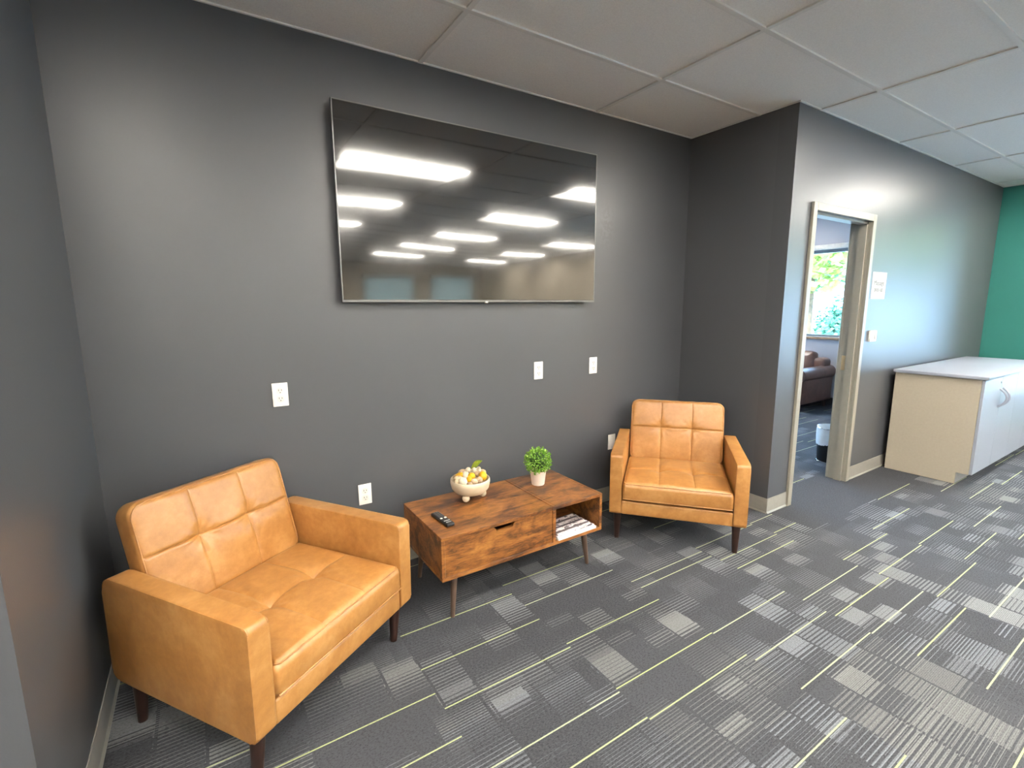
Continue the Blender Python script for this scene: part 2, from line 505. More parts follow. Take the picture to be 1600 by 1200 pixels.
baseboard('baseboard_door', [(-.006, YD, DL, YD, 0, -1), (DR, YD, XE, YD, 0, -1)])
baseboard('baseboard_east', [(XE, YD, XE, YS, -1, 0)])
baseboard('baseboard_office', [(XE2, YD + .125, XE2, 3.0, -1, 0), (XE2, 3.0, .12, 3.0, 0, -1)])
for o in bpy.data.objects:
    if o.name == 'baseboard_office':
        o.data.materials[0] = plain('dark_vinyl_base', (0.03, 0.03, 0.032), 0.45)

# door frame (hollow metal, with stop) : door_1
bm = NB()
ff = 0.050; fp = 0.020; y0 = YD - fp; y1 = YD + .12 + fp
for xa, xb, sx in ((DL, DL + ff, 1), (DR - ff, DR, -1)):
    box(bm, xa, xb, y0, YD, 0, DT, 0.002, 1)                         # face
    box(bm, xa, xb, YD + .12, y1, 0, DT, 0.002, 1)
    xi = xb if sx > 0 else xa
    box(bm, min(xi, xi - sx * .012), max(xi, xi - sx * .012), YD, YD + .12, 0, DT - ff)   # jamb
    box(bm, min(xi, xi + sx * .016), max(xi, xi + sx * .016), -0.775, -0.722, 0, DT - ff)   # stop
box(bm, DL + ff, DR - ff, y0, YD, DT - ff, DT, 0.002, 1)
box(bm, DL + ff, DR - ff, YD + .12, y1, DT - ff, DT, 0.002, 1)
box(bm, DL + ff, DR - ff, YD, YD + .12, DT - ff, DT - ff + .012)
box(bm, DL + ff, DR - ff, -0.775, -0.722, DT - ff - .016, DT - ff)
door = struct('door_1', bm, M_frame)
xi = DR - ff
bm = NB(); box(bm, xi - .0025, xi, -0.722, -0.688, 0.925, 1.045, 0.001, 1); box(bm, xi - .004, xi - .0026, -0.712, -0.700, 0.965, 1.005)
sp = obj('strike_plate', bm, M_brass, door)
bm = NB(); box(bm, DL + ff, DL + ff + .003, -0.720, -0.668, 0.86, 0.96, 0.001, 1); frustum(bm, (DL + ff + .006, -.664, .86), (DL + ff + .006, -.664, .96), .006, .006, 10)
obj('hinge', bm, M_white, door)

# windows ------------------------------------------------------------
M_alu = plain('bronze_grey_window_frame', (0.22, 0.22, 0.21), 0.4, 0.5, 0.3, 0.04)
M_sill = plain('oak_sill', (0.30, 0.18, 0.10), 0.4, 0.5, var=0.15)
def window(name, x, y0, y1, z0, z1, muls, fw=0.05):
    bm = NB()
    for b in ((y0, y0 + fw, z0, z1), (y1 - fw, y1, z0, z1), (y0, y1, z0, z0 + fw * .55), (y0, y1, z1 - fw, z1)):
        box(bm, x, x + .06, *b)
    for m in muls: box(bm, x, x + .06, m - fw / 2, m + fw / 2, z0, z1)
    w = struct(name, bm, M_alu)
    bm = NB(); box(bm, x + .027, x + .033, y0 + .01, y1 - .01, z0 + .01, z1 - .01)
    obj('pane', bm, M_glass, w, flat=True)
    return w
w1 = window('window_1', XE2 + .10, W2Y0, W2Y1, W2Z0, W2Z1, [])
bm = NB(); box(bm, XE2 - .03, XE2 + .10, W2Y0 - .02, W2Y1 + .02, W2Z0 - .035, W2Z0 - .001, .003, 1)
obj('sill', bm, M_sill, w1)
bm = NB(); box(bm, XE2 - .045, XE2 + .02, W2Y0 - .03, W2Y1 + .03, W2Z1 - .012, W2Z1 + .055, .008, 2)
obj('shade_cassette', bm, plain('cream_shade_cassette', (0.55, 0.50, 0.42), .5), w1)
window('window_2', XE + .16, WY0, WY1, WZ0, WZ1, [-2.42, -3.51])

wn = NB()  # unseen north window, added to fill the side room with bluish daylight
for b in ((.6, .65), (1.67, 1.72), (2.77, 2.82), (3.85, 3.9)): box(wn, b[0], b[1], 3.02, 3.08, .7, 2.45)
for b in ((.7, .75), (2.40, 2.45)): box(wn, .6, 3.9, 3.02, 3.08, *b)
w7 = struct('window_7', wn, M_alu)
obj('pane', bm_north, M_glass, w7, flat=True)
# ================================================================== ceiling troffers (seen in the screen)
def troffer(i, j):
    x0 = gx0 + gsx * i; y1 = gy0 - gsy * j
    return (x0 + gsx / 2, y1 - gsy / 2, H)
proto = None
col_name = {-2: 'far left', 0: 'left', 2: 'middle', 4: 'right'}
row_name = {2: 'nearest the screen wall', 5: 'second from the screen wall', 8: 'third from the screen wall', 11: 'fourth from the screen wall', 14: 'last before the far wall'}
for j in (2, 5, 8, 11, 14):
    for i in (-2, 0, 2, 4):
        lab = 'lit ceiling light reflected in the screen, %s column, row %s' % (col_name[i], row_name[j])
        if proto is None:
            proto = thing('ceiling_light', lab, 'ceiling light', troffer(i, j), 0, 'recessed ceiling lights')
            w_, d_ = gsx / 2 - gb, gsy / 2 - gb
            bm = NB()
            for b in ((-w_, w_, -d_, -d_ + .025), (-w_, w_, d_ - .025, d_), (-w_, -w_ + .025, -d_ + .025, d_ - .025), (w_ - .025, w_, -d_ + .025, d_ - .025)):
                box(bm, *b, -0.006, 0.003)
            obj('frame', bm, M_white, proto, flat=True)
            bm = NB()
            vs = [bm.verts.new(p) for p in ((-w_ + .025, -d_ + .025, -.003), (w_ - .025, -d_ + .025, -.003), (w_ - .025, d_ - .025, -.003), (-w_ + .025, d_ - .025, -.003))]
            box(bm, -w_ + .025, w_ - .025, -d_ + .025, d_ - .025, -.004, .003)
            obj('diffuser', bm, M_lamp, proto, flat=True)
        else:
            dup(proto, lab, troffer(i, j))

dup(proto, 'unseen ceiling light added to brighten the side room behind the doorway', (gx0 + gsx * 4.5, 1.82, H))  # extra fixture out of view, added as neutral fill for the side room

# ================================================================== armchairs
def rr_map(a, b, w, h, r):
    px, py = a * w / 2, b * h / 2
    cx, cy = w / 2 - r, h / 2 - r
    dx, dy = abs(px) - cx, abs(py) - cy
    if dx > 0 and dy > 0:
        L = math.hypot(dx, dy); k = max(dx, dy) / L
        px = math.copysign(cx + dx * k, px); py = math.copysign(cy + dy * k, py)
    return px, py

def edge_dist(px, py, w, h, r):
    cx, cy = w / 2 - r, h / 2 - r
    dx, dy = abs(px) - cx, abs(py) - cy
    if dx > 0 and dy > 0: return r - math.hypot(dx, dy)
    return min(w / 2 - abs(px), h / 2 - abs(py))

def grid_axis(n, extra):
    base = [-1 + 2 * i / n for i in range(n + 1)]
    return sorted(set(round(v, 5) for v in base + extra))

def cushion(w, h, th, r, re, f, mx=None, seam=True, back_r=None, taper=0.0, sx=(), sy=()):
    """pillow-like block: front grid displaced by f(x,y), rounded rim, flat back. local z is the outward normal, front at z=0"""
    bm = NB()
    ex = [s * (1 - k * re * 2 / w) for s in (-1, 1) for k in (.12, .3, .55, .8, 1.05)]
    ey = [s * (1 - k * re * 2 / h) for s in (-1, 1) for k in (.12, .3, .55, .8, 1.05)]
    fine = (-.014, -.010, -.0065, -.004, -.002, 0, .002, .004, .0065, .010, .014)
    ex += [(p + q) * 2 / w for p in sx for q in fine]; ey += [(p + q) * 2 / h for p in sy for q in fine]
    A, B = grid_axis(54, ex), grid_axis(46, ey)
    G = []
    def F(px, py):
        d = edge_dist(px, py, w, h, r)
        z = 0.0
        if d < re: z = -(re - math.sqrt(max(0, re * re - (re - d) ** 2)))
        fade = min(1, max(0, d / (re * 1.6)))
        return z + f(px, py) * fade * fade * (3 - 2 * fade)
    for b in B:
        row = []
        for a in A:
            px, py = rr_map(a, b, w, h, r)
            row.append(bm.verts.new((px, py, F(px, py))))
        G.append(row)
    for j in range(len(B) - 1):
        for i in range(len(A) - 1):
            bm.faces.new((G[j][i], G[j][i+1], G[j+1][i+1], G[j+1][i]))
    ring = G[0][:] + [G[j][-1] for j in range(1, len(B))] + G[-1][-2::-1] + [G[j][0] for j in range(len(B) - 2, 0, -1)]
    bR = back_r or re
    prev = ring
    for k, (ins, z) in enumerate([(0, -re - (th - re - bR) * .5), (0, -(th - bR)), (bR * .3, -(th - bR * .3)), (bR, -th)]):
        kx, ky = (w / 2 - ins) / (w / 2), (h / 2 - ins) / (h / 2)
        new = [bm.verts.new((v.co.x * kx * (1 - taper * -z), v.co.y * ky, z)) for v in ring]
        n = len(ring)
        for i in range(n):
            bm.faces.new((prev[i], prev[(i+1) % n], new[(i+1) % n], new[i]))
        prev = new
    bm.faces.new(prev[::-1])
    if seam:
        pts = []
        n = 120
        dd = re * .45
        for i in range(n):                        # walk the rim at a small inset
            v = ring[int(i * len(ring) / n)].co
            kx, ky = (w / 2 - dd) / (w / 2), (h / 2 - dd) / (h / 2)
            px, py = v.x * kx, v.y * ky
            pts.append((px, py, F(px, py) + .0012))
        tube(bm, pts, 0.0030, 6, True)
    if mx is not None: bm.transform(mx)
    return bm

def groove(d, wdt, depth):
    return -depth * math.exp(-(d / wdt) ** 2)

def seat_f(x, y):                # y: -h/2 is the front
    u, v = x, y + 0.285
    hump = 0.020 * (1 - (x / .33) ** 2) * max(0.0, 1 - (y / .30) ** 2) + 0.012
    z = hump
    for tu in (-.102, .102):
        z += -0.017 * math.exp(-(((u - tu) / .045) ** 2 + ((v - .27) / .045) ** 2))
        fadev = math.exp(-((v - .27) / .17) ** 2)
        z += groove(u - tu, .012, .0045 * (0.25 + fadev)) + groove(u - tu, .0025, .0016)
    z += (groove(v - .27, .013, .0060) + groove(v - .27, .0025, .0020)) * (1 if abs(u) < .27 else .4)
    wr = 0.0
    for tu in (-.102, .102):
        a = math.atan2(v - .27, u - tu); d = math.hypot(u - tu, v - .27)
        wr += 0.0016 * math.sin(9 * a + tu * 40) * math.exp(-((d - .05) / .035) ** 2)
    return z + wr

BH = 0.435
def back_f(x, y):                # y up along the back
    zrow = 0.024
    z = 0.016 * (1 - (x / .31) ** 2) * max(0, 1 - (y / (BH / 2)) ** 2) + 0.006
    for tu in (-.103, .103):
        z += -0.014 * math.exp(-(((x - tu) / .036) ** 2 + ((y - zrow) / .036) ** 2))
        fy = math.exp(-((y - zrow) / .11) ** 2)
        z += groove(x - tu, .009, .0036 * (.4 + fy)) + groove(x - tu, .0022, .0022)
        a = math.atan2(y - zrow, x - tu); d = math.hypot(x - tu, y - zrow)
        z += 0.0020 * math.sin(11 * a + tu * 31) * math.exp(-((d - .045) / .03) ** 2)
    z += groove(y - zrow, .006, .0040) + groove(y - zrow, .0022, .0035)
    return z

def armchair(label, loc, rz):
    t = thing('armchair', label, 'armchair', loc, rz, 'tan leather armchairs')
    for s in (-1, 1):
        bm = NB()
        # side profile of the arm panel with soft corners, the rear top one wider
        corners = [((0.006, 0.183), .026), ((0.708, 0.183), .038), ((0.700, 0.568), .056), ((0.000, 0.565), .026)]
        prof = []
        for k in range(4):
            p_, rr = Vector(corners[k][0]), corners[k][1]
            d0 = (Vector(corners[k - 1][0]) - p_).normalized(); d1 = (Vector(corners[(k + 1) % 4][0]) - p_).normalized()
            for q in range(8):                    # quadratic corner
                w = q / 7
                A_, B_ = p_ + d0 * rr, p_ + d1 * rr
                prof.append((A_ * (1 - w) ** 2 + p_ * 2 * w * (1 - w) + B_ * w ** 2)[:])
        fs = prism(bm, prof, 0.317, 0.390, 'x')
        es = list(set(fs[0].edges) | set(fs[1].edges))
        bmesh.ops.bevel(bm, geom=es, offset=0.0095, segments=4, profile=0.5, affect='EDGES')
        cen = Vector((0.350, 0.375))
        n = len(prof)
        for xx_ in (0.3872, 0.3198):
            pp = []
            for k in range(n):
                t_ = (Vector(prof[(k + 1) % n]) - Vector(prof[k - 1])).normalized()
                nv = Vector((-t_.y, t_.x))
                if nv.dot(cen - Vector(prof[k])) < 0: nv = -nv
                m = Vector(prof[k]) + nv * .0028
                pp.append((xx_, m.x, m.y))
            dense = []
            for k in range(n):
                A_, B_ = Vector(pp[k]), Vector(pp[(k + 1) % n])
                m = max(1, int((B_ - A_).length / .03))
                dense += [A_.lerp(B_, q / m) for q in range(m)]
            tube(bm, dense, 0.0025, 6, True)
        if s < 0: bm.transform(Matrix.Scale(-1, 4, (1, 0, 0)))
        obj('arm', bm, M_tan, t, angle=50)
    bm = NB(); box(bm, -.318, .318, 0.010, 0.690, 0.186, 0.272, 0.010, 3)
    box(bm, -.318, .318, 0.600, 0.700, 0.20, 0.50, 0.02, 3)
    obj('frame', bm, M_tan, t, angle=50)
    # seat: local x=u, y=v, z=up
    mx = Matrix.Translation((0, 0.285 - .004, 0.384))
    bm = cushion(0.630, 0.570, 0.106, 0.022, 0.020, seat_f, mx, sx=(-.102, .102), sy=(-.015,))
    bw = [(-.309, -.0045, .292), (-.1, -.0055, .292), (.1, -.0055, .292), (.309, -.0045, .292)]
    tube(bm, bw, 0.0028, 6)
    obj('seat_cushion', bm, M_tan, t, angle=60)
    # back: tilted block
    th = math.atan2(0.107, 0.415)
    e1 = Vector((1, 0, 0)); e2 = Vector((0, math.sin(th), math.cos(th))); e3 = e1.cross(e2)
    c = Vector((0, 0.550, 0.372)) + e2 * (BH / 2)
    mx = Matrix(((e1.x, e2.x, e3.x, c.x), (e1.y, e2.y, e3.y, c.y), (e1.z, e2.z, e3.z, c.z), (0, 0, 0, 1)))
    bm = cushion(0.622, BH, 0.105, 0.050, 0.016, back_f, mx, back_r=0.028, sx=(-.103, .103), sy=(.024,))
    obj('back_cushion', bm, M_tan, t, angle=60)
    for (u, v, du, dv) in ((-.343, .062, -.003, .016), (.343, .062, .003, .016), (-.345, .640, -.004, .012), (.345, .640, .004, .012)):
        bm = NB()
        frustum(bm, (u, v, .192), (u + du, v + dv, 0.0), .0255, .0150, 20)
        obj('leg', bm, M_leg, t)
    return t
ch1 = armchair('tan leather armchair at the left, in the corner by the dark stub wall, two remotes side', (-2.899, -0.886, 0), 0.596)
ch1['label'] = 'large tan tufted leather armchair at left, beside the corner and left of the coffee table'
dup(ch1, 'tan tufted leather armchair right of the coffee table, in front of the return wall', (-0.972, -0.781, 0), -0.873)

# ================================================================== coffee table
def coffee_table():
    ox, oy = -1.93, -0.405
    t = thing('coffee_table', 'rustic brown wood coffee table with open cubby between the two armchairs', 'coffee table', (ox, oy, 0))
    X0, X1, Y0, Y1, Z0, Z1 = -2.422 - ox, -1.437 - ox, -.645 - oy, -.165 - oy, .203, .420
    XS = -1.781 - ox
    th = .018
    bm = NB()
    box(bm, X0, X1, Y0, Y1, Z0, Z0 + th, .0015, 1)                                     # bottom
    box(bm, X0, X0 + th, Y0 + .001, Y1, Z0 + th, Z1 - th, .0015, 1)                    # left side
    box(bm, X1 - th, X1, Y0, Y1, Z0 + th, Z1, .0015, 1)                                # right side
    box(bm, XS - .002, XS + .017, Y0, Y1, Z0 + th, Z1, .0015, 1)                       # divider
    box(bm, X0 + th, X1 - th, Y1 - .012, Y1, Z0 + th, Z1 - th)                         # back board
    obj('carcass', bm, M_wood, t)
    bm = NB(); box(bm, XS + .0165, X1 - th + .001, Y0, Y1, Z1 - th, Z1, .0015, 1)
    obj('fixed_top', bm, M_wood, t)
    bm = NB(); box(bm, X0, XS - .005, Y0, Y1, Z1 - th, Z1, .0015, 1)
    obj('lift_top', bm, M_wood, t)
    # front panel with scooped finger pull
    zt = Z1 - th - .0015; zb = Z0 + th + .0025
    xa, xb = X0 + .006, XS - .004
    hx = -2.079 - ox
    pts = [(xa, zb), (xb, zb), (xb, zt), (hx + .074, zt)]
    for k in range(7):
        a = math.pi / 2 * k / 6; pts.append((hx + .074 - .026 * math.sin(a) , zt - .025 * (1 - math.cos(a))))
    for k in range(7):
        a = math.pi / 2 * (1 - k / 6); pts.append((hx - .074 + .026 * math.sin(a), zt - .025 * (1 - math.cos(a))))
    pts += [(hx - .074, zt), (xa, zt)]
    q = []
    for p_ in pts:
        if not q or (Vector(q[-1]) - Vector(p_)).length > 1e-5: q.append(p_)
    bm = NB(); prism(bm, q, Y0 + .006, Y0 + .021)
    obj('front_panel', bm, M_wood, t, flat=True)
    for (x, y, z0, fx, fy) in ((X0 + .075, Y0 + .035, Z0, -.018, -.012), (X1 - .105, Y0 + .035, Z0, .035, .005), (X0 + .075, Y1 - .06, Z0, -.02, .012), (X1 - .105, Y1 - .06, Z0, .03, .02)):
        bm = NB(); frustum(bm, (x, y, z0), (x + fx, y + fy, 0), .0175, .0105, 18)
        obj('leg', bm, M_leg2, t)
    return t
coffee_table()

# magazines inside the cubby
def mat_cover(name, seed, dark, light, sc=48):
    t = T(name)
    p = t.scale(t.pos('Object'), (1, 1.6, 1), loc=(seed, seed * .7, 0))
    n = t.noise(p, sc, 3, 0.6, 0.5); n2 = t.noise(p, sc * .3, 1)
    x, y, z = t.xyz(t.pos('Object'))
    band = t.M('GREATER_THAN', t.M('SINE', t.M('MULTIPLY', y, 2 * math.pi / .046)), -0.35)
    f = t.M('MULTIPLY', band, t.M('GREATER_THAN', t.M('ADD', n, t.M('MULTIPLY', n2, .4)), 0.63))
    t.set(t.mix(f, dark, light), 0.3, 0, 0.5)
    return t.m
M_paper = plain('white_paper', (0.66, 0.67, 0.66), 0.6, 0.3, var=0.03)
mags = [(-1.612, -.560, .2212, .0120, .27, .17, 0.02, (0.82, 0.82, 0.82), (0.6, .6, .62), 'thick white magazine at the bottom of the stack in the table cubby'),
        (-1.618, -.552, .2335, .0075, .27, .165, 0.035, (0.05, 0.04, 0.06), (0.72, 0.66, 0.66), 'dark magazine with pale pictures in the middle of the cubby stack'),
        (-1.622, -.545, .2413, .0060, .245, .16, 0.06, (0.10, .08, .09), (0.85, 0.78, 0.76), 'pale patterned magazine lying on top of the cubby stack')]
for k, (x, y, z, h, w, d, rz, a, b, lab) in enumerate(mags):
    t = thing('magazine', lab, 'magazine', (x, y, z), rz, 'magazines in the coffee table cubby')
    bm = NB(); box(bm, -w/2 + .001, w/2 - .001, -d/2 + .001, d/2 - .001, .0006, h - .0006)
    obj('pages', bm, M_paper, t, flat=True)
    bm = NB(); box(bm, -w/2, w/2, -d/2, d/2, h - .0006, h); box(bm, -w/2, w/2, -d/2, d/2, 0, .0006); box(bm, -w/2 - .0006, -w/2, -d/2, d/2, 0, h)
    obj('cover', bm, mat_cover('magazine_print', 3.1 * k + 1, a, b), t, flat=True)
# pale dish standing at the back left of the cubby
bm = NB(); lathe(bm, [(0.0, 0.0), (.035, 0.0), (.056, .018), (.058, .020), (.054, .020), (.034, .004), (0.0, .004)], 32)
tag(obj('dish', bm, M_white, None, (-1.735, -.300, .221 + .058), (R(90), 0, R(58))), 'small pale round dish propped at the back of the table cubby', 'dish')

# ---------------------------------------------------------------- remote control
def remote():
    t = thing('remote_control', 'black remote control lying on the left of the coffee table', 'remote control', (-2.336, -.474, .4203), R(4))
    bm = NB(); box(bm, -.0215, .0215, -.084, .084, .0, .0165, .006, 3)
    obj('body', bm, M_dark, t)
    bm = NB()
    for x in (-.011, .011): frustum(bm, (x, -.008, .0160), (x, -.008, .0180), .0068, .0062, 18)
    obj('round_buttons', bm, M_white, t)
    bm = NB()
    box(bm, -.016, .016, -.046, -.040, .016, .0178, .0008, 1); box(bm, -.014, .014, -.064, -.059, .016, .0178, .0008, 1)
    obj('volume_bar', bm, M_silver, t)
    bm = NB()
    for j in range(6):
        for i in (-1, 0, 1):
            box(bm, i * .012 - .0035, i * .012 + .0035, .014 + j * .011 - .003, .014 + j * .011 + .003, .016, .0175, .0006, 1)
    obj('keypad', bm, plain('grey_rubber_keys', (0.06, 0.06, 0.065), 0.6), t)
remote()

# ---------------------------------------------------------------- footed bowl and its filling
BX, BY, BZ = -2.083, -.288, .4203
M_cream = plain('cream_wood', (0.58, 0.48, 0.34), 0.55, 0.3, var=0.08, sc=14, bump=0.1)
def bowl():
    t = thing('footed_bowl', 'cream footed bowl of pebbles and yellow pods on the coffee table', 'bowl', (BX, BY, BZ))
    bm = NB()
    prof = [(0.0, .026), (.050, .026), (.084, .038), (.102, .060), (.1085, .090), (.108, .108), (.104, .1115), (.100, .109), (.096, .085), (.08, .060), (.045, .044), (0.0, .042)]
    lathe(bm, prof, 48)
    obj('bowl_body', bm, M_cream, t, angle=60)
    for a in (222, 337, 97):
        bm = NB(); ball(bm, (.068 * math.cos(R(a)), .068 * math.sin(R(a)), .0205), .0205, 3)
        obj('foot', bm, M_cream, t, angle=80)
bowl()
rnd = random.Random(4)
M_peb = [plain('pale_pebble', (0.52, 0.40, 0.26), 0.55, 0.3, var=.12, sc=60), plain('ivory_pebble', (0.60, 0.53, 0.41), 0.55, 0.3, var=.06, sc=60), plain('speckled_pebble', (0.42, 0.30, 0.19), 0.55, 0.3, var=.25, sc=120)]
M_yel = plain('yellow_pod', (0.70, 0.38, 0.012), 0.4, 0.4, var=.12, sc=40)
M_lime = mat_leaf('lime_leaf', [(0.35, (0.20, 0.30, 0.02)), (0.6, (0.45, 0.50, 0.05))], 30)
cr = Matrix.Rotation(-0.5715, 3, 'Z')          # the photo's left/right for placing the filling by eye
def inbowl(dx, dy, dz):
    v = cr @ Vector((dx, dy, 0)); return (BX + v.x, BY + v.y, BZ + dz)
fill = [  # name, material, dx (right), dy (away), dz, r, scale, label
    ('yellow_pod', M_yel, -.052, -.015, .131, .020, (1.45, .9, .85), 'yellow pod at the left of the bowl filling'),
    ('yellow_pod', M_yel, .012, -.036, .136, .0185, (1.1, .95, .95), 'yellow pod in the middle of the bowl, upper of two'),
    ('yellow_pod', M_yel, .001, -.063, .124, .0175, (.85, .9, 1.25), 'yellow pod in the middle of the bowl, lower of two'),
    ('yellow_pod', M_yel, .071, -.020, .129, .0225, (1.0, .95, 1.15), 'large yellow pod at the right of the bowl filling'),
    ('pebble', M_peb[0], -.062, -.040, .120, .021, (1.2, 1, .85), 'tan pebble below the left yellow pod in the bowl'),
    ('pebble', M_peb[1], -.022, -.020, .130, .022, (.9, 1, 1.2), 'ivory egg-shaped pebble in the middle of the bowl'),
    ('pebble', M_peb[1], -.030, -.066, .115, .023, (1.1, .9, 1.0), 'large ivory pebble at the front of the bowl'),
    ('pebble', M_peb[0], .027, -.066, .114, .0185, (1.15, 1, .9), 'tan pebble right of the front yellow pod in the bowl'),
    ('pebble', M_peb[2], .052, -.050, .118, .0185, (1.1, 1, .95), 'brownish pebble under the right yellow pod in the bowl'),
    ('pebble', M_peb[0], -.066, -.060, .108, .0165, (1, 1, 1), 'small tan pebble at the front left rim of the bowl'),
    ('pebble', M_peb[2], .005, -.083, .107, .014, (1.2, .9, .9), 'small brownish pebble at the front rim of the bowl'),
    ('pebble', M_peb[2], .044, .000, .134, .019, (1.1, 1, .9), 'brownish pebble behind the right yellow pod in the bowl'),
    ('pebble', M_peb[1], -.012, .018, .148, .0165, (.9, .9, 1.15), 'small ivory pebble on top of the bowl filling'),
    ('pebble', M_peb[2], -.045, .035, .130, .021, (1.2, 1, .9), 'brownish pebble at the back left of the bowl'),
    ('pebble', M_peb[0], .060, .040, .126, .022, (1.2, 1, .9), 'tan pebble at the back right of the bowl'),
    ('pebble', M_peb[2], -.075, .005, .115, .019, (1, 1, .9), 'brownish pebble at the left rim of the bowl'),
]
for (nm, m, dx, dy, dz, r, sc, lab) in fill:
    bm = NB(); ball(bm, (0, 0, 0), r, 3, sc, Matrix.Rotation(rnd.uniform(-.5, .5), 3, 'X') @ Matrix.Rotation(rnd.uniform(-.5, .5) - .57, 3, 'Z'), 0.05, rnd)
    tag(obj(nm, bm, m, None, inbowl(dx, dy, dz), angle=80), lab, nm.split('_')[-1], 'pods and pebbles in the footed bowl')
bm = NB()
for k in range(16):
    ball(bm, (rnd.uniform(-.022, .022), rnd.uniform(-.014, .014), rnd.uniform(-.010, .010)), rnd.uniform(.009, .013), 2)
tag(obj('coral_piece', bm, M_peb[1], None, inbowl(.026, .014, .150), (0.1, 0.25, -.57), angle=80), 'knobbly white coral piece on top of the bowl filling', 'coral', 'pods and pebbles in the footed bowl')
bm = NB()                                       # leaf: a curved blade
L = 10; rowsv = []
for i in range(L + 1):
    s = i / L; wd = .015 * math.sin(math.pi * (0.08 + .92 * s) ** 1.0) * (1 - .25 * s) + .001
    c = Vector((.062 * s, 0, .052 * s + .012 * math.sin(math.pi * s)))
    rowsv.append([bm.verts.new((c.x - q * wd * .55, .004 * abs(q), c.z + q * wd * .9)) for q in (-1, -.5, 0, .5, 1)])
for A, B in zip(rowsv, rowsv[1:]):
    for k in range(4): bm.faces.new((A[k], A[k+1], B[k+1], B[k]))
bmesh.ops.solidify(bm, geom=bm.faces[:], thickness=.0012)
tag(obj('leaf', bm, M_lime, None, inbowl(.004, .030, .146), (0, 0, -.57), angle=80), 'yellow-green leaf sticking up from the bowl filling', 'leaf', 'pods and pebbles in the footed bowl')

# ---------------------------------------------------------------- potted boxwood ball
def plant():
    t = thing('potted_plant', 'small green leaf-ball plant in a white pot on the coffee table', 'potted plant', (-1.655, -.330, .4203))
    bm = NB()
    lathe(bm, [(0.0, 0.0), (.036, 0.0), (.038, .003), (.0475, .082), (.049, .085), (.0455, .085), (.044, .075), (0.0, .072)], 40)
    obj('pot', bm, plain('blush_white_pot', (0.80, 0.68, 0.60), 0.5, 0.3, var=.03), t, angle=60)
    bm = NB(); frustum(bm, (0, 0, .070), (0, 0, .125), .006, .005, 10)
    obj('stem', bm, plain('stem_brown', (0.12, 0.08, 0.03), 0.7), t)
    rn = random.Random(11)
    bm = NB()
    c = Vector((0, 0, .142)); rad = .076
    for k in range(760):
        zz = 1 - 2 * (k + .5) / 760; ph = k * 2.39996
        d = Vector((math.sqrt(1 - zz*zz) * math.cos(ph), math.sqrt(1 - zz*zz) * math.sin(ph), zz))
        d = (d + Vector((rn.uniform(-.12, .12), rn.uniform(-.12, .12), rn.uniform(-.12, .12)))).normalized()
        r0 = rad * rn.uniform(.66, .98)
        p = c + d * r0
        side = d.cross(Vector((rn.uniform(-1, 1), rn.uniform(-1, 1), rn.uniform(-1, 1)))).normalized()
        tip = (d * rn.uniform(.5, 1.1) + side.cross(d) * rn.uniform(-.9, .9)).normalized()
        ln = rn.uniform(.014, .020); wd = rn.uniform(.0045, .0065)
        a = p; e = p + tip * ln; m = p + tip * ln * .55 + d * .002
        v = [bm.verts.new(q) for q in (a, m + side * wd, e, m - side * wd)]
        w = bm.verts.new(m - d * .0015)
        for i in range(4): bm.faces.new((v[i], v[(i + 1) % 4], w))
    for f in bm.faces: f.smooth = False
    me_m = mat_leaf('boxwood_leaf', [(0.32, (0.050, 0.150, 0.012)), (0.48, (0.14, 0.33, 0.025)), (0.66, (0.42, 0.62, 0.12))], 90, .4)
    f_ = obj('foliage', bm, me_m, t, flat=True)
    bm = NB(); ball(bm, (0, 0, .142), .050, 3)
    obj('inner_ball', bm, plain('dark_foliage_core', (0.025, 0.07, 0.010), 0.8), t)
plant()

# ================================================================== television
def television():
    X0, X1, Z0, Z1, yf = -2.650, -1.000, 1.4826, 2.4185, -.060
    xc = (X0 + X1) / 2
    t = thing('television', 'large wall-mounted flat television reflecting ceiling lights', 'television', (xc, 0, 0))
    a, b = X0 - xc, X1 - xc
    bm = NB(); box(bm, a, b, yf + .001, yf + .020, Z0, Z1, .003, 2); box(bm, a + .25, b - .25, yf + .020, yf + .042, Z0 + .08, Z0 + .5, .006, 2)
    obj('housing', bm, M_dark, t)
    bm = NB(); box(bm, a + .006, b - .006, yf - .0005, yf + .002, Z0 + .014, Z1 - .006)
    obj('screen', bm, M_screen, t, flat=True)
    bm = NB()
    box(bm, a, b, yf - .0025, yf + .006, Z0, Z0 + .0125, .001, 1)
    box(bm, a - .0012, a + .0055, yf - .0025, yf + .006, Z0, Z1, .001, 1); box(bm, b - .0055, b + .0012, yf - .0025, yf + .006, Z0, Z1, .001, 1)
    box(bm, a, b, yf - .0025, yf + .006, Z1 - .0055, Z1, .001, 1)
    obj('bezel', bm, plain('gunmetal_bezel', (0.20, 0.20, 0.195), 0.32, 0.5, 0.7, .03), t)
    bm = NB(); box(bm, -.018, .002, yf - .004, yf + .008, Z0 - .007, Z0 + .003, .0025, 2)
    obj('sensor_tab', bm, M_silver, t)
    bm = NB(); box(bm, -.35, .35, yf + .045, -.001, 1.78, 2.12)
    obj('wall_bracket', bm, M_dark, t)
television()

